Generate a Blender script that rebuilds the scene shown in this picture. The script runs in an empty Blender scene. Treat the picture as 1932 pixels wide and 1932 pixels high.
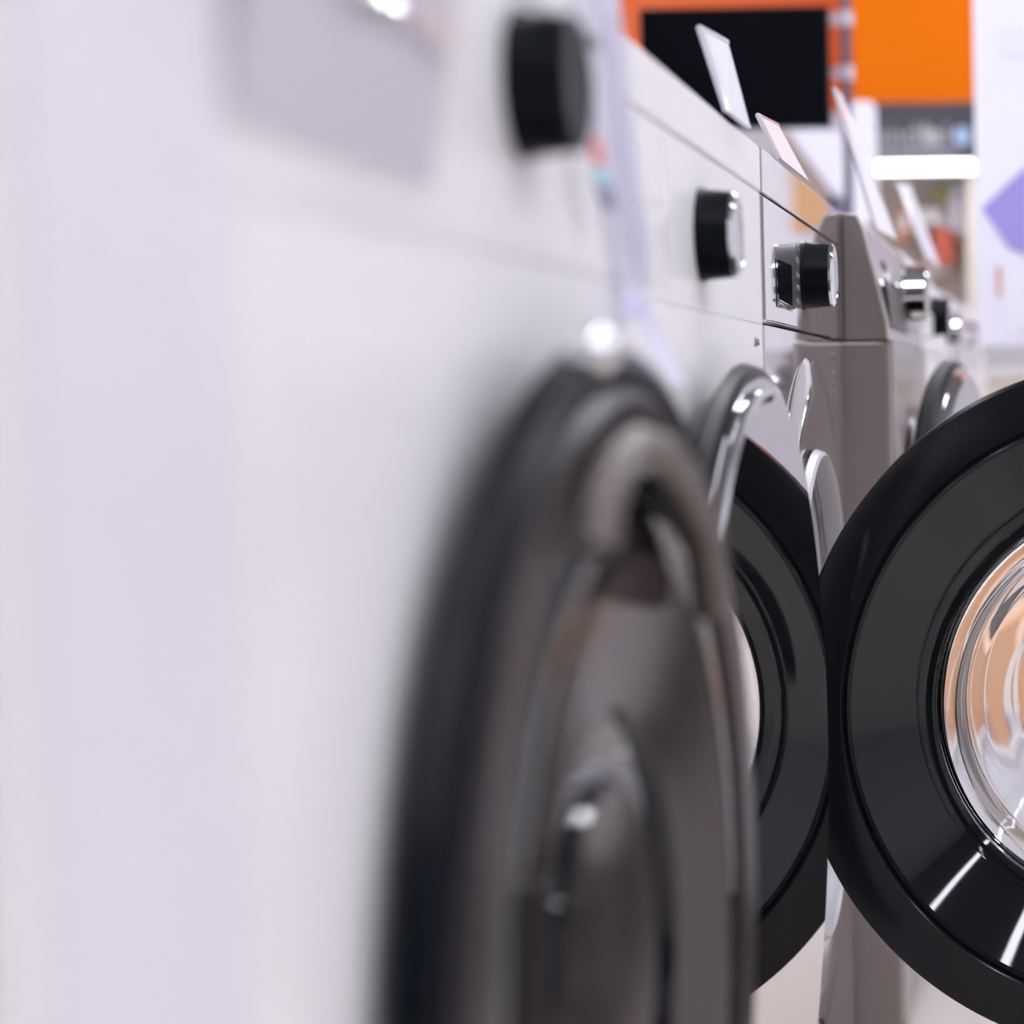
import bpy, bmesh, math, random
from mathutils import Matrix, Vector
C = bpy.context.scene.collection
sc = bpy.context.scene
random.seed(4)
PI = math.pi
def R(d): return math.radians(d)

# ------------------------------------------------------------------ camera
F = 4100.0                      # focal length in pixels of the 1932 px frame
PPX, PPY, VPY = 1983.0, 966.0, 733.0
CAMZ = 0.67
PITCH = math.atan((PPY - VPY) / F)
ROLL = R(0.9)
cd = bpy.data.cameras.new('camera')
cam = bpy.data.objects.new('camera', cd); C.objects.link(cam); sc.camera = cam
cd.sensor_width = 36; cd.sensor_fit = 'HORIZONTAL'
cd.lens = 36 * F / 1932
cd.shift_x = -(PPX - 966) / 1932; cd.shift_y = (PPY - 966) / 1932
cd.clip_start = 0.05; cd.clip_end = 60
cd.dof.use_dof = True; cd.dof.focus_distance = 1.72; cd.dof.aperture_fstop = 4.3
cd.dof.aperture_blades = 0
CM = Matrix.Rotation(PI/2 - PITCH, 3, 'X') @ Matrix.Rotation(-ROLL, 3, 'Z')
cam.matrix_world = Matrix.Translation((0, 0, CAMZ)) @ CM.to_4x4()
def W(px, py, y):
    """world point seen at a pixel, y metres down the aisle"""
    d = CM @ Vector(((px - PPX) / F, -(py - PPY) / F, -1))
    d = d / d.y
    return Vector((0, 0, CAMZ)) + d * y

# ------------------------------------------------------------------ world, light, exposure
w = bpy.data.worlds.new('world'); sc.world = w; w.use_nodes = True
w.node_tree.nodes['Background'].inputs[0].default_value = (0.9, 0.92, 1.0, 1)
w.node_tree.nodes['Background'].inputs[1].default_value = 0.15
sc.view_settings.view_transform = 'Standard'; sc.view_settings.look = 'None'
sc.view_settings.gamma = 1; sc.view_settings.use_curve_mapping = False
sc.view_settings.exposure = 0.07
sc.cycles.use_denoising = True
sc.cycles.max_bounces = 12; sc.cycles.transmission_bounces = 10; sc.cycles.glossy_bounces = 6
sc.cycles.sample_clamp_indirect = 8
LIGHT_E = 27.0

# ------------------------------------------------------------------ materials
def mat(name, col, rough=0.5, metal=0.0, spec=0.5, coat=0.0, emit=None, estr=0.0, trans=0.0, ior=1.45,
        noise=0.0, nscale=30.0, bump=0.0, bscale=200.0, alpha=None):
    m = bpy.data.materials.new(name); m.use_nodes = True
    nt = m.node_tree; b = nt.nodes['Principled BSDF']
    b.inputs['Base Color'].default_value = (*col, 1)
    b.inputs['Roughness'].default_value = rough
    b.inputs['Metallic'].default_value = metal
    b.inputs['Specular IOR Level'].default_value = spec
    b.inputs['Coat Weight'].default_value = coat; b.inputs['Coat Roughness'].default_value = 0.03
    b.inputs['Transmission Weight'].default_value = trans; b.inputs['IOR'].default_value = ior
    if emit is not None:
        b.inputs['Emission Color'].default_value = (*emit, 1); b.inputs['Emission Strength'].default_value = estr
    if alpha is not None: b.inputs['Alpha'].default_value = alpha
    if noise or bump:
        tc = nt.nodes.new('ShaderNodeTexCoord')
    if noise:
        n = nt.nodes.new('ShaderNodeTexNoise'); n.inputs['Scale'].default_value = nscale
        n.inputs['Detail'].default_value = 4
        nt.links.new(tc.outputs['Object'], n.inputs['Vector'])
        mx = nt.nodes.new('ShaderNodeMix'); mx.data_type = 'RGBA'
        mx.inputs[6].default_value = tuple(c*(1-noise) for c in col) + (1,)
        mx.inputs[7].default_value = tuple(min(1, c*(1+noise)) for c in col) + (1,)
        nt.links.new(n.outputs['Fac'], mx.inputs[0]); nt.links.new(mx.outputs[2], b.inputs['Base Color'])
    if bump:
        n2 = nt.nodes.new('ShaderNodeTexNoise'); n2.inputs['Scale'].default_value = bscale
        nt.links.new(tc.outputs['Object'], n2.inputs['Vector'])
        bp = nt.nodes.new('ShaderNodeBump'); bp.inputs['Strength'].default_value = bump
        bp.inputs['Distance'].default_value = 0.001
        nt.links.new(n2.outputs['Fac'], bp.inputs['Height']); nt.links.new(bp.outputs[0], b.inputs['Normal'])
    return m
def lin(r, g, b):
    f = lambda v: (v/255/12.92) if v <= 10 else ((v/255+0.055)/1.055)**2.4
    return (f(r), f(g), f(b))

M = {}
M['white'] = mat('white_enamel', (0.80, 0.79, 0.81), 0.22, noise=0.01, nscale=6)
M['white2'] = mat('white_plastic', (0.78, 0.77, 0.79), 0.3, noise=0.01, nscale=6)
M['edge'] = mat('painted_corner_shade', (0.72, 0.70, 0.77), 0.35, noise=0.01, nscale=6)  # corner's darker reflection put into a lilac tone
M['scoop_shade'] = mat('painted_scoop_shade', (0.60, 0.58, 0.66), 0.35, noise=0.01, nscale=6)  # darker lilac copy, the drawer's shadow put into the colour
M['silver'] = mat('polished_grey_steel', (0.64, 0.60, 0.60), 0.045, metal=0.78, noise=0.02, nscale=4)
M['taupe'] = mat('taupe_metallic_paint', (0.24, 0.20, 0.195), 0.3, metal=0.25, spec=0.5, coat=0.3, bump=0.05, bscale=1500)
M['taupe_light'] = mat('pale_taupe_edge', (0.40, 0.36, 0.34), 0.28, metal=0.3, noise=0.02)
M['black'] = mat('black_plastic', (0.005, 0.007, 0.010), 0.28, spec=0.10, noise=0.05)
M['gloss_black'] = mat('gloss_black', (0.007, 0.009, 0.012), 0.03, spec=0.5, noise=0.03)
M['ring_black'] = mat('satin_black_ring', (0.008, 0.008, 0.011), 0.16, spec=0.32, bump=0.03, bscale=900)
M['mirror_black'] = mat('mirror_glass_door', (0.74, 0.72, 0.73), 0.02, metal=1.0, noise=0.01)
M['smoke'] = mat('smoked_glass_door', (0.040, 0.032, 0.032), 0.15, spec=0.13, noise=0.01)
M['satin_band'] = mat('satin_dark_band', (0.034, 0.028, 0.031), 0.28, spec=0.13, noise=0.03)
M['chrome'] = mat('chrome', (0.85, 0.85, 0.88), 0.06, metal=1.0, noise=0.01)
M['steel'] = mat('drum_steel', (0.55, 0.54, 0.54), 0.25, metal=1.0, noise=0.05, nscale=60)
M['rubber'] = mat('grey_rubber', (0.10, 0.10, 0.11), 0.55, noise=0.05)
M['grey_rubber'] = mat('pale_grey_plastic', (0.42, 0.41, 0.44), 0.35, noise=0.02)
M['dark'] = mat('dark_recess', (0.02, 0.018, 0.018), 0.4, noise=0.05)
M['glass'] = mat('clear_glass', (1, 1, 1), 0.0, trans=1.0, ior=1.5)
M['lcd'] = mat('display_glass', (0.03, 0.03, 0.035), 0.04, noise=0.02)
M['print'] = mat('printed_grey', (0.20, 0.19, 0.185), 0.5, noise=0.02)
M['print_dark'] = mat('printed_dark', (0.2, 0.19, 0.22), 0.5, noise=0.02)
M['floor'] = None

# ------------------------------------------------------------------ mesh helpers
def obj(name, bm, m, parent=None, smooth=False, loc=None, rot=None):
    me = bpy.data.meshes.new(name)
    bmesh.ops.recalc_face_normals(bm, faces=bm.faces)
    bm.to_mesh(me); bm.free()
    o = bpy.data.objects.new(name, me); C.objects.link(o)
    if m: me.materials.append(m if not isinstance(m, str) else M[m])
    if smooth:
        me.shade_smooth()
        try: me.set_sharp_from_angle(angle=R(35))
        except Exception: pass
    if parent is not None: o.parent = parent
    if loc: o.location = loc
    if rot: o.rotation_euler = rot
    return o
def thing(name, label, cat, loc=(0, 0, 0), rot=(0, 0, 0), group=None):
    o = bpy.data.objects.new(name, None); C.objects.link(o); o.empty_display_size = 0.05
    o.location = loc; o.rotation_euler = rot
    o['label'] = label; o['category'] = cat
    if group: o['group'] = group
    return o
def tag(o, label, cat, group=None, kind=None):
    o['label'] = label; o['category'] = cat
    if group: o['group'] = group
    if kind: o['kind'] = kind
    return o
def bx(bm, x0, x1, y0, y1, z0, z1, bev=0.0, seg=2, mtx=None):
    ret = bmesh.ops.create_cube(bm, size=1.0)
    vs = ret['verts']
    T = Matrix.Translation(((x0+x1)/2, (y0+y1)/2, (z0+z1)/2)) @ Matrix.Diagonal((abs(x1-x0), abs(y1-y0), abs(z1-z0), 1))
    bmesh.ops.transform(bm, matrix=T, verts=vs)
    if bev > 0:
        es = list({e for v in vs for e in v.link_edges})
        r = bmesh.ops.bevel(bm, geom=es, offset=bev, segments=seg, profile=0.5, affect='EDGES')
        vs = list({v for f in r['faces'] for v in f.verts} | {v for v in vs if v.is_valid})
    if mtx is not None: bmesh.ops.transform(bm, matrix=mtx, verts=[v for v in vs if v.is_valid])
def box(*a, **k):
    bm = bmesh.new(); bx(bm, *a, **k); return bm
def lathe(bm, prof, seg=96, c=(0, 0, 0), close=False, sy=1.0, sz=1.0, pw=2.0):
    """profile [(x, r)] turned round the X axis through c"""
    rings = []
    for (x, r) in prof:
        if r < 1e-6:
            rings.append([bm.verts.new((c[0]+x, c[1], c[2]))]); continue
        ring = []
        for k in range(seg):
            a = 2*PI*k/seg
            ring.append(bm.verts.new((c[0]+x, c[1]+math.cos(a)*r*sy, c[2]+math.sin(a)*r*sz)))
        rings.append(ring)
    n = len(rings)
    for i in range(n if close else n-1):
        a, b = rings[i], rings[(i+1) % n]
        for k in range(seg):
            k2 = (k+1) % seg
            if len(a) == 1 and len(b) == 1: continue
            if len(a) == 1: bm.faces.new((a[0], b[k], b[k2]))
            elif len(b) == 1: bm.faces.new((a[k], a[k2], b[0]))
            else: bm.faces.new((a[k], a[k2], b[k2], b[k]))
    return bm
def tube(bm, pts, r, seg=10, cap=True):
    pts = [Vector(p) for p in pts]; rings = []
    for i, p in enumerate(pts):
        t = (pts[min(i+1, len(pts)-1)] - pts[max(i-1, 0)]).normalized()
        u = t.orthogonal().normalized() if i == 0 else (u - t*u.dot(t)).normalized()
        v = t.cross(u)
        rings.append([bm.verts.new(p + (u*math.cos(2*PI*k/seg) + v*math.sin(2*PI*k/seg))*r) for k in range(seg)])
    for i in range(len(rings)-1):
        for k in range(seg):
            bm.faces.new((rings[i][k], rings[i][(k+1) % seg], rings[i+1][(k+1) % seg], rings[i+1][k]))
    if cap:
        bm.faces.new(rings[0]); bm.faces.new(rings[-1])
    return bm
def prism(bm, poly, y0, y1):
    """poly [(x, z)] extruded along y"""
    a = [bm.verts.new((x, y0, z)) for x, z in poly]; b = [bm.verts.new((x, y1, z)) for x, z in poly]
    n = len(poly)
    bm.faces.new(a); bm.faces.new(list(reversed(b)))
    for i in range(n): bm.faces.new((a[i], a[(i+1) % n], b[(i+1) % n], b[i]))
    return bm
def plate(bm, pts, t):
    """a thin sheet through four world points with thickness t"""
    pts = [Vector(p) for p in pts]
    n = (pts[1]-pts[0]).cross(pts[-1]-pts[0]).normalized() * t/2
    a = [bm.verts.new(p+n) for p in pts]; b = [bm.verts.new(p-n) for p in pts]
    k = len(pts)
    bm.faces.new(a); bm.faces.new(list(reversed(b)))
    for i in range(k): bm.faces.new((a[i], b[i], b[(i+1) % k], a[(i+1) % k]))
    return bm
def text_mesh(name, s, size, m, parent, mtx, ext=0.0003):
    cu = bpy.data.curves.new(name, 'FONT'); cu.body = s; cu.size = size; cu.extrude = ext
    cu.align_x = 'CENTER'; cu.align_y = 'CENTER'
    t = bpy.data.objects.new('tmp', cu); C.objects.link(t)
    me = bpy.data.meshes.new_from_object(t.evaluated_get(bpy.context.evaluated_depsgraph_get()))
    bpy.data.objects.remove(t)
    me.transform(mtx); me.name = name
    o = bpy.data.objects.new(name, me); C.objects.link(o)
    me.materials.clear(); me.materials.append(M[m])
    if parent is not None: o.parent = parent
    return o
FRONT = Matrix.Rotation(PI/2, 4, 'Z') @ Matrix.Rotation(PI/2, 4, 'X')   # text in XY -> reads on a +X face

def front_panel(bm, y0, y1, z0, z1, cy, cz, r, x, th=0.012, seg=96):
    """flat plate with a round hole"""
    for xx, flip in ((x, False), (x-th, True)):
        inner, outer = [], []
        for k in range(seg):
            a = 2*PI*(k+0.5)/seg; c, s = math.cos(a), math.sin(a)
            inner.append(bm.verts.new((xx, cy+c*r, cz+s*r)))
            ty = ((y1-cy)/c if c > 0 else (y0-cy)/c) if abs(c) > 1e-9 else 1e9
            tz = ((z1-cz)/s if s > 0 else (z0-cz)/s) if abs(s) > 1e-9 else 1e9
            t = min(ty, tz); outer.append(bm.verts.new((xx, cy+c*t, cz+s*t)))
        corners = [(y1, z1), (y0, z1), (y0, z0), (y1, z0)]
        for k in range(seg):
            k2 = (k+1) % seg
            o1, o2 = outer[k].co, outer[k2].co
            if abs(o1.y-o2.y) > 1e-6 and abs(o1.z-o2.z) > 1e-6:
                cc = min(corners, key=lambda q: (Vector((xx, q[0], q[1])) - (o1+o2)/2).length)
                v = bm.verts.new((xx, cc[0], cc[1]))
                bm.faces.new((inner[k], outer[k], v, outer[k2], inner[k2]))
            else:
                bm.faces.new((inner[k], outer[k], outer[k2], inner[k2]))
        if xx == x: keep = (inner, outer)
        else:
            for k in range(seg):
                bm.faces.new((keep[0][k], keep[0][(k+1) % seg], inner[(k+1) % seg], inner[k]))

def make_door(root, hy, hx, cz, Rd, ang, mface, mring, mrim, style, T=0.020, zk=1.0):
    """door hinged on its near side, built closed (looking +X) and swung by ang"""
    bm = bmesh.new()
    if style == 'porthole':       # satin ring, dished gloss cone, clear glass bowl
        prof = [(-0.012, Rd*0.90), (-0.012, Rd*0.985), (0.010, Rd), (0.0185, Rd*0.997), (0.020, Rd*0.985),
                (0.020, Rd*0.862), (0.0175, Rd*0.853), (0.020, Rd*0.843), (0.019, Rd*0.832),
                (-0.012, Rd*0.82), (-0.018, Rd*0.90)]
        lathe(bm, prof, 160, (0, Rd, 0), close=True)
        d = obj('door', bm, mring, root, True)
        cn = bmesh.new()
        lathe(cn, [(0.0188, Rd*0.832), (0.0125, Rd*0.80), (-0.0035, Rd*0.72), (-0.0175, Rd*0.65), (-0.0265, Rd*0.60), (-0.032, Rd*0.60), (-0.026, Rd*0.83)], 160, (0, Rd, 0), close=True)
        obj('door_bezel', cn, 'gloss_black', d, True)
        g = bmesh.new(); k = Rd*0.602
        outer = [(-0.016, k), (-0.004, k*1.0), (0.003, k*0.985), (0.006, k*0.955), (0.002, k*0.925), (-0.012, k*0.90),
                 (-0.045, k*0.865), (-0.060, k*0.80), (-0.070, k*0.72), (-0.105, k*0.62), (-0.122, k*0.50), (-0.130, k*0.3), (-0.132, 0.0)]
        inner = [(-0.126, 0.0), (-0.124, k*0.28), (-0.115, k*0.46), (-0.099, k*0.57), (-0.066, k*0.66),
                 (-0.050, k*0.75), (-0.036, k*0.83), (-0.010, k*0.865), (-0.004, k*0.9)]
        # the bowl: front skin seen by the customer and back skin, a closed glass shell
        front = [(-0.132+0.014, 0.0), (-0.118, k*0.26), (-0.108, k*0.42), (-0.094, k*0.53), (-0.062, k*0.63), (-0.052, k*0.70),
                 (-0.040, k*0.76), (-0.030, k*0.83), (-0.006, k*0.87), (0.004, k*0.91), (0.008, k*0.95), (0.004, k*0.985), (-0.004, k)]
        back = [(-0.020, k), (-0.026, k*0.95), (-0.045, k*0.90), (-0.062, k*0.84), (-0.074, k*0.74), (-0.105, k*0.64),
                (-0.124, k*0.52), (-0.132, k*0.3), (-0.134, 0.0)]
        lathe(g, front + back, 128, (-0.015, Rd, 0))
        obj('door_glass', g, 'glass', d, True)
        lt = bmesh.new(); bx(lt, -0.03, -0.012, 2*Rd*0.985-0.03, 2*Rd*0.985-0.012, -0.03, 0.03, 0.003)
        obj('door_latch', lt, 'chrome', d)
    else:                          # thick body, chrome rim, flat glass face
        prof = [(-0.012, 0.0), (-0.012, Rd*0.86), (-0.006, Rd*0.97), (0.0, Rd*1.0), (T*0.6, Rd*0.99), (T*0.9, Rd*0.955), (T*0.8, Rd*0.93)] + ([(T*0.8, 0.0)] if style == 'mirror' else [(T*0.5, Rd*0.70), (-T*0.6, Rd*0.5), (-T*0.7, 0.0)])
        lathe(bm, prof, 160, (0, Rd, 0), sz=zk)
        d = obj('door', bm, mring, root, True)
        if style == 'mirror':
            rm = bmesh.new(); n = 60; prev = None
            for q in range(n+1):                 # trim bar follows the upper near part of the edge
                t = R(88 + 105*q/n)
                sec = []
                for (dx, f) in ((0.80, 0.945), (1.30, 0.942), (1.45, 0.925), (1.25, 0.908), (0.80, 0.905)):
                    sec.append(rm.verts.new((T*dx, Rd + math.cos(t)*Rd*f, math.sin(t)*Rd*f*zk)))
                if prev:
                    for m_ in range(5): rm.faces.new((prev[m_], prev[(m_+1) % 5], sec[(m_+1) % 5], sec[m_]))
                else: rm.faces.new(sec)
                prev = sec
            rm.faces.new(prev)
            obj('door_trim', rm, mrim, d, True)
            fc = bmesh.new()
            lathe(fc, [(T*0.82, 0.0), (T*0.92, 0.0), (T*0.92, Rd*0.965), (T*0.82, Rd*0.965)], 128, (0, Rd, 0), sz=zk)
            obj('door_glass', fc, mface, d, True)
        else:                                    # ringed face: satin band, groove, domed centre
            for nm, mm, pr in (('door_band', 'satin_band', [(T*0.8, Rd*0.93), (T*1.05, Rd*0.91), (T*1.0, Rd*0.82), (T*0.7, Rd*0.80)]),
                               ('door_dark_ring', 'gloss_black', [(T*0.75, Rd*0.81), (T*0.85, Rd*0.80), (T*0.85, Rd*0.66), (T*0.75, Rd*0.65)]),
                               ('door_glass', mface, [(T*0.9, Rd*0.665), (T*0.75, Rd*0.63), (T*0.30, Rd*0.47), (T*0.12, Rd*0.42)]),
                               ('door_dark_ring', 'gloss_black', [(T*0.12, Rd*0.425), (-T*0.25, Rd*0.41), (-T*0.28, Rd*0.31), (T*0.02, Rd*0.295)]),  # inner dark ring shaped to imitate the open door's reflection
                               ('door_centre', mface, [(T*0.02, Rd*0.30), (-T*0.25, Rd*0.16), (-T*0.32, 0.0)])):
                q = bmesh.new(); lathe(q, pr, 128, (0, Rd, 0)); obj(nm, q, mm, d, True)
    d.location = (hx, hy, cz); d.rotation_euler = (0, 0, -R(ang))
    return d

def knob(root, x, y, z, r, depth, m='black', mring='chrome', taper=0.93):
    bm = bmesh.new()
    lathe(bm, [(0, 0), (0, r*1.03), (0.002, r*1.03), (0.0025, r), (depth*0.86, r*taper), (depth*0.86, 0)], 64, (x, y, z))
    k = obj('program_knob', bm, m, root, True)
    rb = bmesh.new()
    lathe(rb, [(depth*0.86, 0), (depth*0.86, r*taper*1.02), (depth*0.94, r*taper*1.02), (depth*1.0, r*taper*0.92), (depth*0.95, r*taper*0.84), (depth*0.93, 0)], 64, (x, y, z))
    obj('knob_ring', rb, mring, k, True)
    return k

def washer(label, y0, y1, xf, p):
    """p: style parameters"""
    root = thing('washing_machine', label, 'washing machine', (xf, (y0+y1)/2, 0), group='washing machines in the display row')
    def L(bm):    # world to local
        bmesh.ops.transform(bm, matrix=Matrix.Translation((-xf, -(y0+y1)/2, 0)), verts=bm.verts); return bm
    oy = (y0+y1)/2
    a, b = y0+0.0015-oy, y1-0.0015-oy
    D = 0.55; zs = 0.72; rc = p.get('rc', 0.012)
    cy, cz, rh = p['cy']-oy, p['cz'], p['rh']
    bm = bmesh.new()
    front_panel(bm, a+rc, b-rc, 0.012, zs, cy, cz, rh, 0.0)
    for (yc, s) in ((a+rc, -1), (b-rc, 1)):           # rounded vertical corners and the sides
        pts = [(-rc + rc*math.cos(t), yc + s*rc*math.sin(t)) for t in [PI/2*i/6 for i in range(7)]] + [(-D, yc + s*rc)]
        lo = [bm.verts.new((x, y, 0.012)) for x, y in pts]; hi = [bm.verts.new((x, y, zs)) for x, y in pts]
        for i in range(len(pts)-1): bm.faces.new((lo[i], lo[i+1], hi[i+1], hi[i]))
    bx(bm, -D, -D+0.004, a, b, 0.012, zs); bx(bm, -D, -0.002, a+0.002, b-0.002, 0.012, 0.016); bx(bm, -D, -0.004, a+0.002, b-0.002, zs-0.004, zs-0.001)
    obj('cabinet', bm, p['body'], root, True)
    for sy in (a+0.05, b-0.05):
        for sx in (-0.05, -D+0.05):
            f = bmesh.new(); bmesh.ops.create_cone(f, cap_ends=True, segments=20, radius1=0.022, radius2=0.016, depth=0.013, matrix=Matrix.Translation((sx, sy, 0.0065)))
            obj('foot', f, 'rubber', root, True)
    # control panel
    bm = bmesh.new(); gp = p.get('gap', 0.0022)
    if 'slope' in p:
        xt, xb = p['slope']
        prism(bm, [(-D, zs+gp), (xb, zs+gp), (xb-0.001, zs+0.02), (xt, 0.835), (xt-0.006, 0.848), (xt-0.02, 0.85), (-D, 0.85)], a, b)
        obj('control_panel', bm, p['panel'], root)
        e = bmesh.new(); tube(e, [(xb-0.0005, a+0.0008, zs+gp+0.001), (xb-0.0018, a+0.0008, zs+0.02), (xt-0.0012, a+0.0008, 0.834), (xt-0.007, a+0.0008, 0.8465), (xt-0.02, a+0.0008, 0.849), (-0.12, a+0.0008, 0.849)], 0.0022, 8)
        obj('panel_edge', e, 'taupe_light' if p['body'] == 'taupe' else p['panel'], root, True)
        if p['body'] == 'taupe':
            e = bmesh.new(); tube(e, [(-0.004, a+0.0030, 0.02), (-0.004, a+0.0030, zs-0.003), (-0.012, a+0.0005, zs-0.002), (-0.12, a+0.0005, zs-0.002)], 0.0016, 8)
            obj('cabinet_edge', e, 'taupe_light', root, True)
        g = bmesh.new(); bx(g, xt-0.022, xt-0.0205, a-0.0004, a+0.001, zs+gp, 0.845); bx(g, -0.068, -0.0655, a-0.0004, a+0.001, zs+gp, 0.845)
        obj('panel_groove', g, 'dark', root)
    else:
        bx(bm, -D, 0.0, a, b, zs+gp, 0.8155, 0.0012 if gp > 0.001 else 0.0003, 2)
        obj('control_panel', bm, p['panel'], root)
        bm = box(-D-0.002, p.get('lid_out', 0.001), a, b, 0.8155+min(gp, 0.0012), 0.85, p.get('lid_bev', 0.003), seg=3)
        obj('top_lid', bm, p.get('lid', p['panel']), root)
    # ring round the opening, gasket and drum
    rg = bmesh.new()
    rr = p.get('ring', rh*1.06)
    lathe(rg, [(-0.012, rh-0.002), (0.0005, rh-0.001), (0.006, (rh+rr)/2), (0.003, rr-0.004), (0.0003, rr)] , 128, (0, cy, cz))
    obj('porthole_ring', rg, p.get('ringm', p['body']), root, True)
    gs = bmesh.new()
    lathe(gs, ([(0.004, rh), (0.010, rh*0.99), (0.012, rh*0.975), (0.008, rh*0.96), (-0.006, rh*0.955)] if 'seal' in p else []) + [(-0.010, rh), (-0.016, rh*0.93), (-0.010, rh*0.88), (-0.03, rh*0.80), (-0.045, rh*0.86), (-0.06, rh*0.80), (-0.085, rh*0.82)], 96, (0, cy, cz))
    obj('door_seal', gs, p.get('seal', 'rubber'), root, True)
    dr = bmesh.new()
    lathe(dr, [(-0.085, rh*0.84), (-0.10, rh*1.1), (-0.42, rh*1.1), (-0.44, rh*0.9), (-0.42, 0)], 64, (0, cy, cz))
    obj('drum', dr, 'steel', root, True)
    return root, a, b, oy

def mini_text(root, s, size, x, y, z, m='print'):
    return text_mesh('panel_lettering', s, size, m, root, Matrix.Translation((x, y, z)) @ FRONT)

# ------------------------------------------------------------------ the room
def structure(name, bm, m):
    o = obj(name, bm, m); o['kind'] = 'structure'; return o
M['floor'] = mat('pale_floor_tile', lin(205, 196, 190), 0.28, noise=0.05, nscale=3)
M['ceil'] = mat('ceiling_grey', (0.16, 0.16, 0.17), 0.8, noise=0.02)
M['wall'] = mat('wall_white', (0.58, 0.58, 0.62), 0.7, noise=0.02)
M['wall_dark'] = mat('wall_dark_grey', (0.05, 0.05, 0.055), 0.7, noise=0.05)
M['orange'] = mat('orange_panel', lin(229, 114, 4), 0.7, spec=0.1, noise=0.02, nscale=2)
structure('floor', box(-3.2, 5.6, -3.0, 9.2, -0.05, 0.0), M['floor'])
structure('ceiling', box(-3.2, 5.6, -3.0, 9.2, 3.2, 3.25), M['ceil'])
structure('wall_left', box(-3.25, -3.2, -3.0, 9.2, 0.0, 3.2), M['wall'])
structure('wall_right', box(5.6, 5.65, -3.0, 9.2, 0.0, 3.2), M['wall'])
structure('wall_far', box(-3.2, 5.6, 9.2, 9.25, 0.0, 3.2), M['wall'])
structure('wall_back', box(-3.2, 5.6, -3.05, -3.0, 0.0, 3.2), M['wall_dark'])

# ceiling tube lights
M['tube'] = mat('tube_light', (1, 1, 1), 0.5, emit=(0.93, 0.93, 1.0), estr=LIGHT_E)
M['fixture'] = mat('fixture_white', (0.8, 0.8, 0.82), 0.4, noise=0.01)
tubes = [(x, y) for x in (-1.5, 0.35, 2.1, 4.2) for y in (-2.2, -0.8, 0.6, 2.0, 3.4, 4.8, 6.2, 7.6)]
ltroot = None
for (x, y) in tubes:
    r = thing('ceiling_light', 'linear white tube light fixed to the ceiling above the aisle', 'ceiling light', (x, y, 3.2), group='tube lights in rows on the ceiling')
    if ltroot is None:
        ltroot = r
        obj('light_housing', box(-0.09, 0.09, -0.65, 0.65, -0.05, 0.0, 0.004), 'fixture', r)
        t = bmesh.new(); bx(t, -0.07, 0.07, -0.62, 0.62, -0.075, -0.05, 0.01)
        obj('light_tube', t, 'tube', r)
    else:
        for ch in list(ltroot.children):
            c = ch.copy(); C.objects.link(c); c.parent = r

# ------------------------------------------------------------------ the washing machines
# nearest machine: white, blurred
XF1 = -0.190
root, a, b, oy = washer('white washing machine nearest the lens, its black glass door ajar', 0.385, 0.985, XF1,
    dict(cy=0.77, cz=0.44, rh=0.17, body='white', panel='white2', lid='white', rc=0.004, gap=0.0004))
r1 = root
# strip just proud of the front, its lilac colour painting the near corner's duller reflection
obj('corner_shade_strip', box(-0.004, 0.0015, a+0.016, a+0.117, 0.03, 0.8155, 0.001), 'edge', root)
# detergent drawer with scooped front, its shade put into the colour
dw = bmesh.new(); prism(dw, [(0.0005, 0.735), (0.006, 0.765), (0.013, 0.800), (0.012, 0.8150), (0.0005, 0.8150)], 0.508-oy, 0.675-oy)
dr = obj('detergent_drawer', dw, 'scoop_shade', root)
hl = bmesh.new(); tube(hl, [(0.0105, 0.572-oy+0.095*t, 0.776+0.003*math.sin(PI*t)) for t in [i/8 for i in range(9)]], 0.003)
obj('drawer_highlight', hl, 'chrome', dr, True)  # bright tube added as the highlight along the drawer
knob(root, 0.0, 0.795-oy, 0.783, 0.0265, 0.022, 'black', 'black')
make_door(root, 0.58-oy, 0.008, 0.45, 0.24, 2.8, 'smoke', 'black', 'taupe', 'ringed', 0.014)
DOOR1 = bpy.data.objects['door']

# second machine: white
XF2 = -0.209
root, a, b, oy = washer('white washing machine second from the lens, mirror-faced door slightly open', 0.99, 1.598, XF2,
    dict(cy=1.34, cz=0.44, rh=0.17, body='white', panel='white2', lid='white', rc=0.003, gap=0.0002))
r2 = root
knob(root, 0.0, 1.322-oy, 0.766, 0.0275, 0.023)
dw = bmesh.new(); bx(dw, 0.0, 0.0006, 1.02-oy, 1.20-oy, 0.73, 0.81, 0.0002)
obj('detergent_drawer', dw, 'white', root)
obj('display_window', box(0.0, 0.0015, 1.36-oy, 1.44-oy, 0.75, 0.79, 0.0005), 'lcd', root)
mini_text(root, 'A+++', 0.010, 0.0003, 1.562-oy, 0.706, 'print')
make_door(root, 1.112-oy, 0.008, 0.420, 0.240, 2.9, 'mirror_black', 'black', 'chrome', 'mirror', 0.012, 1.12)

# third machine: polished grey
XF3 = -0.209
root, a, b, oy = washer('polished grey washing machine with its black ringed glass door wide open', 1.602, 2.2, XF3,
    dict(cy=1.90, cz=0.405, rh=0.215, ring=0.296, seal='grey_rubber', body='silver', ringm='silver', panel='silver', lid='silver', lid_bev=0.0012, rc=0.003))
r3 = root
knob(root, 0.0, 1.873-oy, 0.770, 0.0285, 0.027)
obj('detergent_drawer', box(0.0, 0.0012, a+0.003, 1.806-oy, 0.724, 0.8145, 0.0005), 'silver', root)
pk = bmesh.new(); bx(pk, 0.0012, 0.0018, 1.672-oy, 1.772-oy, 0.736, 0.773, 0.0002)
gg = obj('drawer_grip', pk, 'gloss_black', root)
gl = bmesh.new(); tube(gl, [(0.003, 1.672-oy, 0.741), (0.004, 1.76-oy, 0.738), (0.002, 1.775-oy, 0.739)], 0.0012)
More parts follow.
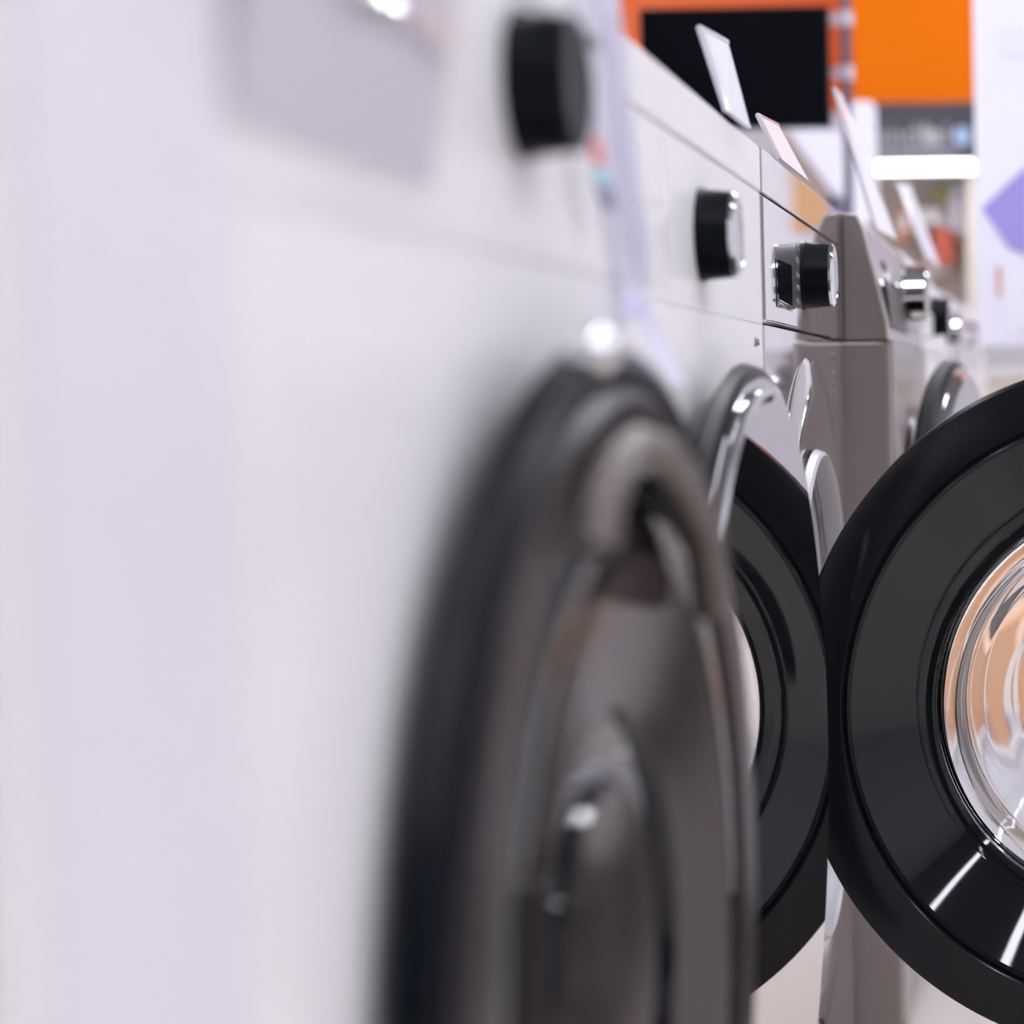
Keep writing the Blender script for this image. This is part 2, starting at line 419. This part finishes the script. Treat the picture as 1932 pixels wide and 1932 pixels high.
obj('grip_edge', gl, 'chrome', gg, True)
for z, s in ((0.791, 'Cotton'), (0.780, 'Baby'), (0.768, 'Duvet'), (0.757, 'Wool'), (0.746, 'Rinse')):
    mini_text(root, s, 0.0075, 0.0004, 1.828-oy, z, 'print')
for i in range(5):
    mini_text(root, 'IIIIIIII', 0.008, 0.0004, 2.11-oy, 0.705-0.009*i, 'print')
make_door(root, 1.665-oy, 0.009, 0.424, 0.268, 90, 'smoke', 'ring_black', 'chrome', 'porthole')
hg = bmesh.new(); bx(hg, 0.0, 0.016, 1.635-oy, 1.66-oy, 0.34, 0.50, 0.004)
obj('door_hinge', hg, 'grey_rubber', root)

# fourth machine: taupe with a sloping panel
XF4 = -0.158
root, a, b, oy = washer('taupe metallic washing machine with sloping panel standing forward of the row', 2.206, 2.80, XF4,
    dict(cy=2.50, cz=0.44, rh=0.17, ring=0.20, body='taupe', ringm='chrome', panel='taupe', slope=(-0.027, -0.005), rc=0.010))
r4 = root
pz = bmesh.new()
plate(pz, [(-0.0115, 2.27-oy, 0.785), (-0.0115, 2.52-oy, 0.785), (-0.0058, 2.52-oy, 0.735), (-0.0058, 2.27-oy, 0.735)], 0.003)
gg = obj('drawer_grip', pz, 'dark', root)
gl = bmesh.new(); tube(gl, [(-0.0115, 2.27-oy, 0.786), (-0.008, 2.52-oy, 0.786)], 0.002); obj('grip_edge', gl, 'chrome', gg, True)
knob(root, -0.013, 2.585-oy, 0.785, 0.033, 0.030, 'chrome', 'chrome')
mini_text(root, 'INVERTER', 0.016, -0.0195, 2.38-oy, 0.805, 'print').rotation_euler = (0, 0, 0)
make_door(root, 2.27-oy, 0.008, 0.455, 0.25, 7.5, 'mirror_black', 'black', 'chrome', 'mirror')

far = [(2.805, 3.40, -0.160, 'white', 'white washing machine just beyond the taupe one', 0.60, 8),
       (3.405, 4.00, -0.170, 'white', 'white washing machine third from the far end of the row', 0.6, 3),
       (4.005, 4.60, -0.160, 'white', 'white washing machine last but one in the row', 0.6, 0),
       (4.605, 5.20, -0.150, 'white2', 'white washing machine at the far end of the row', 0.6, 0)]
for (y0, y1, xf, m, lab, kz, op) in far:
    root, a, b, oy = washer(lab, y0, y1, xf, dict(cy=(y0+y1)/2, cz=0.44, rh=0.17, body=m, ringm='chrome', panel=m, lid=m, lid_bev=0.006, slope=(-0.02, -0.002), rc=0.015))
    knob(root, -0.008, y0+0.32-oy, 0.775, 0.028, 0.03, 'black' if op == 8 else 'chrome', 'chrome')
    obj('detergent_drawer', box(-0.004, 0.0015, y0+0.02-oy, y0+0.2-oy, 0.74, 0.775, 0.002), m, root)
    make_door(root, y0+0.08-oy, 0.004, 0.44, 0.21, op, 'mirror_black', 'black' if op else 'grey_rubber', 'chrome', 'mirror')

# ------------------------------------------------------------------ cards and tags on the machines
M['card'] = mat('card_white', (0.74, 0.74, 0.80), 0.25, noise=0.02)
M['acrylic'] = mat('acrylic_grey', (0.62, 0.62, 0.66), 0.05, spec=0.9, noise=0.03)
M['lavender'] = mat('lavender_paper', lin(196, 192, 232), 0.5, noise=0.03)
M['pale_lav'] = mat('pale_lavender_paper', lin(236, 235, 250), 0.5, noise=0.03)
M['red'] = mat('red_print', lin(205, 70, 40), 0.5, noise=0.02)
M['cyan'] = mat('cyan_print', lin(90, 200, 215), 0.5, noise=0.02)
M['slate'] = mat('slate_print', lin(120, 120, 145), 0.5, noise=0.02)
def card(label, pts, m, t=0.0025, zf=None, edge=True):
    r = thing('price_card', label, 'price card', W(*pts[3]))
    inv = Matrix.Translation(-r.location)
    PW = [W(*p) for p in pts]
    if zf: PW[2].z = zf; PW[3].z = zf; r.location.z = zf; inv = Matrix.Translation(-r.location)
    P = [inv @ q for q in PW]
    bm = bmesh.new(); plate(bm, P, t); obj('card_sheet', bm, m, r)
    if edge:
        bm = bmesh.new(); tube(bm, [P[1], P[0], P[3]], t*0.9, 8); obj('card_frame', bm, 'acrylic', r, True)
    return r
card('glossy acrylic price card leaning back on the lid of the second white machine',
     [(1320, 53, 1.41), (1370, 80, 1.51), (1414, 248, 1.51), (1371, 219, 1.41)], 'acrylic', zf=0.8512)
card('white price card leaning back on the lid of the polished grey machine',
     [(1430, 218, 1.70), (1466, 236, 1.88), (1523, 343, 1.88), (1470, 298, 1.70)], 'card', zf=0.8512)
card('white price card on the taupe machine, rising in front of the pole',
     [(1573, 166, 2.45), (1588, 180, 2.62), (1690, 426, 2.62), (1652, 412, 2.45)], 'card', zf=0.8512)
card('pale price card on the white machine beyond the taupe one',
     [(1692, 345, 3.0), (1716, 350, 3.2), (1772, 500, 3.2), (1748, 488, 3.0)], 'card', zf=0.8512)
# bent paper tag hanging beside the first machine
r = thing('price_tag', 'long lavender paper price tag hanging from the edge of the nearest machine', 'price tag', (-0.19, 0.992, 0.80))
inv = Matrix.Translation(-r.location)
prev = [(1104, -60), (1122, 60), (1130, 140), (1140, 220), (1148, 300), (1158, 380), (1172, 460), (1186, 540), (1204, 610), (1236, 670), (1266, 722)]
bm = bmesh.new(); vs = []
def tag_y(px): return min(0.955, 0.187*4100/(1983-px))
for (px, py) in prev:
    y_ = tag_y(px)
    vs.append((bm.verts.new(inv @ W(px, py, y_)), bm.verts.new(inv @ W(px+(54 if py < 500 else 34), py+6, y_+0.03))))
for i in range(len(vs)-1): bm.faces.new((vs[i][0], vs[i][1], vs[i+1][1], vs[i+1][0]))
bmesh.ops.solidify(bm, geom=bm.faces[:], thickness=0.0008)
tg = obj('tag_sheet', bm, 'pale_lav', r)
for (p0, p1, m) in (((1112, 262), (1138, 316), 'red'), ((1114, 322), (1152, 344), 'cyan'), ((1126, 346), (1160, 398), 'slate'), ((1168, 560), (1216, 600), 'lavender'), ((1106, 60), (1136, 96), 'print')):
    bm = bmesh.new()
    plate(bm, [inv @ W(p0[0], p0[1], tag_y(p0[0])-0.012), inv @ W(p1[0]-6, p0[1]+6, tag_y(p0[0])+0.005), inv @ W(p1[0], p1[1], tag_y(p0[0])+0.005), inv @ W(p0[0]+12, p1[1]-6, tag_y(p0[0])-0.012)], 0.0006)
    obj('tag_print', bm, m, tg)

# ------------------------------------------------------------------ background of the shop
# orange wall boards
yb = 6.2
def board(name, label, cat, px0, py0, px1, py1, y, m, t=0.03, group=None, rou=0):
    p0, p1 = W(px0, py1, y), W(px1, py0, y)
    bm = box(p0.x, p1.x, y, y+t, p0.z, p1.z, rou)
    o = obj(name, bm, m); tag(o, label, cat, group); return o
# orange partition: wide board behind everything above the gondola
p0 = W(1612, 192, yb); p1 = W(2060, -260, yb)
part = obj('partition_board', box(p0.x, p1.x, yb, yb+0.05, p0.z, 2.6), 'orange')
tag(part, 'large plain orange board above the dark lettered sign', 'wall board')
M['orange_dark'] = mat('orange_panel_deep', lin(214, 96, 40), 0.6, noise=0.02, nscale=2)
p0 = W(1120, 215, 6.6); p1 = W(1618, -260, 6.6)
part2 = obj('partition_board', box(p0.x, p1.x, 6.6, 6.65, p0.z, 2.6), 'orange_dark')
tag(part2, 'darker orange board behind the black television and the pole', 'wall board')

# gondola shelving unit under the boards
g = thing('shelf_unit', 'tall pegboard shelf unit with a lit canopy under the orange board', 'shelf unit', (W(1745, 733, 5.9).x, 5.9, 0))
gx = g.location.x
hw = abs(W(1842, 733, 5.9).x - gx)
M['peg'] = mat('pegboard_beige', lin(232, 222, 212), 0.6, noise=0.03)
zt = W(1745, 330, 5.9).z
def place(o):
    return o
# pegboard with rows of ribs
pb = bmesh.new(); bx(pb, -hw-0.05, hw, 0.20, 0.22, 0.1, zt)
for i in range(26):
    bx(pb, -hw-0.05, hw, 0.192, 0.20, 0.12+i*0.045, 0.128+i*0.045)
obj('back_panel', pb, 'peg', g)
obj('shelf_base', box(-hw-0.05, hw, -0.1, 0.2, 0.0, 0.12, 0.004), 'fixture', g)
obj('upright', box(hw-0.02, hw+0.01, 0.0, 0.22, 0.12, zt), 'peg', g)
obj('upright', box(-hw-0.06, -hw-0.03, 0.0, 0.22, 0.12, zt), 'peg', g)
for z in (0.55, 0.85):
    obj('shelf', box(-hw-0.03, hw-0.02, 0.0, 0.19, z, z+0.02), 'peg', g)
M['bar'] = mat('lit_tube', (1, 1, 1), 0.4, emit=(0.93, 0.97, 1.0), estr=7.0)
zb = W(1745, 324, 5.9).z
bm = bmesh.new(); tube(bm, [(-hw-0.02, -0.12, zb), (hw+0.005, -0.12, zb)], 0.015, 16); obj('canopy_lamp', bm, 'bar', g, True)
obj('canopy', box(-hw-0.04, hw, -0.10, 0.2, zt, zt+0.015), 'fixture', g)
# dark sign above the lamp
p0 = W(1648, 306, 5.86); p1 = W(1842, 193, 5.86); p0.z = zt + 0.016
M['sign'] = mat('sign_charcoal', (0.05, 0.048, 0.055), 0.5, noise=0.05)
s = thing('shop_sign', 'dark grey sign with pale lettering and two round emblems above the lit canopy', 'sign', ((p0.x+p1.x)/2, 5.86, p0.z))
w2, h2 = (p1.x-p0.x)/2, p1.z-p0.z
obj('sign_board', box(-w2, w2, 0.0, 0.03, 0.0, h2), 'sign', s)
M['pale_print'] = mat('sign_pale', (0.30, 0.28, 0.31), 0.5, noise=0.02)
M['blue_print'] = mat('sign_blue', lin(140, 158, 188), 0.5, noise=0.02)
M['grey_print'] = mat('sign_grey', (0.16, 0.15, 0.17), 0.5, noise=0.02)
text_mesh('sign_lettering', 'mindful', 0.085, 'pale_print', s, Matrix.Translation((-w2*0.42, -0.002, h2*0.5)) @ Matrix.Rotation(PI/2, 4, 'X'))
for (xx, m_, rr) in ((w2*0.10, 'pale_print', 0.024), (w2*0.72, 'blue_print', 0.026)):
    bm = bmesh.new(); bmesh.ops.create_cone(bm, cap_ends=True, segments=40, radius1=rr, radius2=rr, depth=0.004, matrix=Matrix.Translation((xx, -0.003, h2*0.48)) @ Matrix.Rotation(PI/2, 4, 'X'))
    obj('sign_emblem', bm, m_, s, True)
bm = box(-w2*0.95, w2*0.6, -0.002, 0.0, h2*0.16, h2*0.30); obj('sign_band', bm, 'grey_print', s)

# goods hanging in the shelf unit (blurred)
def goods(name, label, cat, px, py, y, rx, rz, m, kind='bottle', tilt=0):
    c = W(px, py, y)
    r = thing(name, label, cat, c, (0, R(tilt), 0))
    bm = bmesh.new()
    if kind == 'bottle':
        bmesh.ops.create_cone(bm, cap_ends=True, segments=24, radius1=rx, radius2=rx*0.85, depth=rz*2)
        bmesh.ops.create_cone(bm, cap_ends=True, segments=24, radius1=rx*0.85, radius2=rx*0.35, depth=rz*0.4, matrix=Matrix.Translation((0, 0, rz*1.2)))
        obj('bottle_body', bm, m, r, True)
        cp = bmesh.new(); bmesh.ops.create_cone(cp, cap_ends=True, segments=20, radius1=rx*0.4, radius2=rx*0.38, depth=rz*0.4, matrix=Matrix.Translation((0, 0, rz*1.55))); obj('bottle_cap', cp, 'white2', r, True)
    elif kind == 'box':
        bx(bm, -rx, rx, -0.04, 0.04, -rz, rz, 0.004); obj('carton', bm, m, r)
        lb = box(-rx*0.7, rx*0.7, -0.0415, -0.040, -rz*0.4, rz*0.5); obj('carton_label', lb, 'white2', r)
    return r
M['brown'] = mat('brown_goods', lin(165, 145, 135), 0.6, noise=0.15, nscale=40)
M['redg'] = mat('red_goods', lin(205, 105, 85), 0.5, noise=0.1)
M['orangeg'] = mat('orange_goods', lin(205, 140, 100), 0.5, noise=0.1)
M['yellowg'] = mat('yellow_goods', lin(205, 200, 90), 0.5, noise=0.1)
zA = W(1745, 470, 6.0).z
goods('carton_box', 'brown carton hanging on the pegboard behind the leaning price card', 'carton', 1750, 412, 6.02, 0.05, 0.04, 'brown', 'box')
goods('cleaner_bottle', 'white and orange bottle below the lit canopy', 'bottle', 1804, 405, 6.0, 0.026, 0.05, 'card')
goods('cleaner_bottle', 'yellow-topped bottle below the left end of the canopy lamp', 'bottle', 1778, 372, 6.05, 0.02, 0.02, 'yellowg')
goods('carton_box', 'orange carton at the foot of the white and orange bottle', 'carton', 1806, 446, 6.04, 0.03, 0.016, 'orangeg', 'box')
goods('cleaner_bottle', 'red bottle low on the pegboard over the white machines', 'bottle', 1780, 468, 5.98, 0.035, 0.045, 'redg')
goods('carton_box', 'small orange carton beside the leaning price card', 'carton', 1706, 425, 6.0, 0.016, 0.045, 'orangeg', 'box')
zz = W(1790, 505, 6.0).z
goods('carton_box', 'dark brown carton under the red bottle', 'carton', 1765, 512, 6.02, 0.05, 0.022, 'brown', 'box')

# television on a pole
M['tv'] = mat('screen_black', (0.003, 0.004, 0.006), 0.08, spec=0.2, noise=0.05)
M['pole'] = mat('pole_grey', lin(110, 104, 120), 0.35, metal=0.5, noise=0.05)
M['clamp'] = mat('clamp_pale', lin(205, 195, 205), 0.3, metal=0.3, noise=0.03)
yt = 4.3
tl, tr = W(1205, 16, yt), W(1562, 10, yt)
bl, br = W(1205, 244, yt), W(1562, 238, yt)
tv = thing('television', 'black flat television carried on the grey pole behind the machines', 'television', ((tl.x+tr.x)/2, yt, (tl.z+bl.z)/2))
tw, th = (tr.x-tl.x)/2, (tl.z-bl.z)/2
obj('screen', box(-tw+0.006, tw-0.006, -0.003, 0.0, -th+0.006, th-0.006), 'tv', tv)
obj('casing', box(-tw, tw, 0.0, 0.035, -th, th, 0.004), 'black', tv)
pl = W(1598, 200, 4.36)
po = thing('display_pole', 'slim grey metal pole with two pale clamps beside the television', 'pole', (pl.x, 4.36, 0.85))
bm = bmesh.new(); tube(bm, [(0, 0, 0.002), (0, 0, 1.35)], 0.009, 16); obj('pole_tube', bm, 'pole', po, True)
bm = bmesh.new(); bmesh.ops.create_cone(bm, cap_ends=True, segments=40, radius1=0.09, radius2=0.085, depth=0.012, matrix=Matrix.Translation((0, 0, 0.006))); obj('pole_foot', bm, 'pole', po, True)
for py in (36, 138):
    z = W(1598, py, 4.36).z - 0.85
    bm = bmesh.new(); tube(bm, [(0, 0, z-0.014), (0, 0, z+0.014)], 0.016, 20); cl = obj('clamp', bm, 'clamp', po, True)
    bm = bmesh.new(); bx(bm, -0.03, -0.008, -0.008, 0.008, z-0.010, z+0.010, 0.003); obj('clamp_arm', bm, 'clamp', cl)

# rounded lavender sign left of the dark sign
def rounded_sheet(px0, py0, px1, py1, y, rad, t):
    p0, p1 = W(px0, py1, y), W(px1, py0, y)
    w_, h_ = p1.x-p0.x, p1.z-p0.z
    pts = [(0, 0), (w_, 0)]
    for cx, cz_, a0 in ((w_-rad, h_-rad, 0), (rad, h_-rad, 90)):
        for i in range(9):
            t_ = R(a0 + 90*i/8); pts.append((cx+rad*math.cos(t_), cz_+rad*math.sin(t_)))
    bm = bmesh.new(); prism(bm, pts, 0, t)
    return bm, (p0.x, y, p0.z), h_
bm, loc, hh = rounded_sheet(1606, 190, 1653, 420, 5.26, 0.022, 0.004)
s2 = thing('hanging_sign', 'narrow pale lavender sign with rounded top beside the pole', 'sign', loc)
obj('sign_sheet', bm, 'pale_lav', s2)
obj('sign_stand', box(0.015, 0.03, 0.0045, 0.012, -loc[2], hh*0.7), 'pole', s2)

# things under the television: pale box and brown tapered stand
yq = 5.6
q = thing('display_counter', 'low white counter behind the washing machine row', 'counter', (-0.75, yq, 0))
obj('counter_body', box(-0.55, 0.30, -0.2, 0.18, 0.0, 0.90, 0.005), 'white2', q)
obj('counter_top', box(-0.57, 0.305, -0.22, 0.2, 0.90, 0.925, 0.004), 'grey_rubber', q)
z0 = 0.925
c0 = W(1540, 270, yq)
r = thing('kitchen_appliance', 'pale box with slanted brown front on the counter under the television', 'appliance', (W(1530, 300, yq).x, yq, z0))
hx = 0.17
def px_prism(pts, y0, y1):
    P = [W(px, py, yq) for px, py in pts]
    b_ = bmesh.new(); prism(b_, [(p.x-r.location.x, max(0.0, p.z-z0)) for p in P], y0, y1); return b_
obj('appliance_body', px_prism([(1488, 246), (1586, 246), (1590, 262), (1590, 372), (1572, 366), (1500, 268)], 0.0, 0.2), 'pale_lav', r)
obj('appliance_front', px_prism([(1462, 262), (1486, 250), (1499, 268), (1571, 366), (1548, 400), (1462, 330)], 0.005, 0.19), 'brown', r)
obj('appliance_stand', px_prism([(1462, 331), (1547, 401), (1589, 376), (1589, 440), (1462, 440)], 0.01, 0.18), 'slate', r)
# large banner at the right
yn = 3.9
M['banner'] = mat('banner_white', lin(240, 240, 250), 0.5, noise=0.01)
M['tanb'] = mat('banner_tan', lin(225, 172, 110), 0.5, noise=0.03)
M['violet'] = mat('banner_violet', lin(158, 150, 222), 0.5, noise=0.02)
bp0, bp1 = W(1846, 655, yn), W(2200, -220, yn)
bn = thing('banner', 'large white hanging banner with violet shapes at the right of the aisle', 'banner', (bp0.x, yn, bp0.z))
bh, bw = bp1.z-bp0.z, bp1.x-bp0.x
obj('banner_sheet', box(0, bw, 0, 0.006, 0, bh), 'banner', bn)
def on_banner(name, pts, m, dy=0.0015):
    P = [W(px, py, yn-dy) - bn.location for px, py in pts]
    bm = bmesh.new(); plate(bm, P, 0.001); return obj(name, bm, m, bn)
on_banner('banner_shape', [(1852, 392), (1932, 318), (1940, 315), (1940, 482), (1905, 470)], 'violet')
on_banner('banner_shape', [(1946, 300), (2012, 300), (2012, 430), (1946, 430)], 'tanb', 0.004)
on_banner('banner_panel', [(1848, 400), (1902, 470), (1990, 505), (1990, 650), (1848, 650)], 'pale_lav')
on_banner('banner_panel', [(1886, 52), (2000, 48), (2000, 108), (1886, 108)], 'pale_lav')
on_banner('banner_panel', [(1896, 510), (1990, 505), (1990, 625), (1896, 625)], 'banner', 0.003)
on_banner('banner_stroke', [(1880, 505), (1888, 503), (1888, 560), (1882, 562)], 'orangeg', 0.003)
obj('banner_post', box(0.16, 0.18, 0.008, 0.028, -bp0.z, bh), 'pole', bn)
obj('banner_foot', box(0.05, 0.30, -0.1, 0.13, -bp0.z, -bp0.z+0.012), 'pole', bn)

# pale low plinth at the end of the aisle
pn = thing('display_plinth', 'low pale plinth at the end of the aisle below the banner', 'plinth', (0.05, 6.6, 0))
obj('plinth_body', box(-0.42, 0.8, 0, 0.5, 0.05, 0.70, 0.01), 'peg', pn)
obj('plinth_top', box(-0.44, 0.82, -0.02, 0.52, 0.70, 0.73, 0.005), 'white2', pn)
obj('plinth_base', box(-0.40, 0.78, 0.03, 0.48, 0.0, 0.05), 'dark', pn)

# carton on a white stand seen through the glass of the open door
M['cardboard'] = mat('tan_cardboard', lin(226, 172, 128), 0.6, noise=0.05, nscale=20)
cb = thing('display_stand', 'white stand under the tan carton, seen through the door glass', 'stand', (0.24, 3.25, 0))
obj('stand_body', box(-0.34, 0.34, -0.15, 0.2, 0.0, 0.17, 0.005), 'banner', cb)
obj('stand_top', box(-0.35, 0.35, -0.16, 0.21, 0.17, 0.185, 0.003), 'white2', cb)
ct = thing('cardboard_carton', 'tan cardboard carton standing behind the open door, seen through its glass', 'carton', (0.21, 3.25, 0.185))
obj('carton_body', box(-0.26, 0.30, -0.11, 0.13, 0.0, 0.125, 0.003), 'cardboard', ct)
obj('carton_tape', box(-0.261, 0.301, -0.02, 0.02, 0.125, 0.126), 'peg', ct)


# arch and bead added for reflections on the nearest door, children of that door
Minv = None
bpy.context.view_layer.update()
Minv = DOOR1.matrix_world.inverted()
M['reflected_arch'] = mat('taupe_arch_reflection', (0.12, 0.10, 0.09), 0.35, metal=0.2, noise=0.03)  # tone for the imitated reflection on the nearest door
bm = bmesh.new()
def on_door(px, py, off=0.012):
    y_ = (0.168 - off + 0.0284) / ((1983-px)/4100 + 0.0489)
    return Minv @ W(px, py, y_)
tube(bm, [on_door(*p) for p in [(1118, 1040), (1128, 960), (1155, 885), (1195, 842), (1245, 855), (1292, 915), (1325, 1000), (1345, 1150)]], 0.0080, 14)
obj('reflection_arch', bm, 'reflected_arch', DOOR1, True)  # arch shaped to imitate a blurred reflection on the door face
bm = bmesh.new(); bmesh.ops.create_uvsphere(bm, u_segments=24, v_segments=16, radius=0.008, matrix=Matrix.Translation(on_door(1122, 662, 0.008)))
obj('glint_bead', bm, 'chrome', DOOR1, True)  # chrome bead added for the bright highlight at the door's top

dk = thing('storage_box', 'charcoal storage box standing behind the tan carton, seen through the door glass', 'box', (0.17, 3.62, 0))
obj('box_body', box(-0.16, 0.10, -0.1, 0.12, 0.0, 0.40, 0.004), 'wall_dark', dk)
obj('box_lid', box(-0.165, 0.105, -0.105, 0.125, 0.40, 0.43, 0.004), 'black', dk)
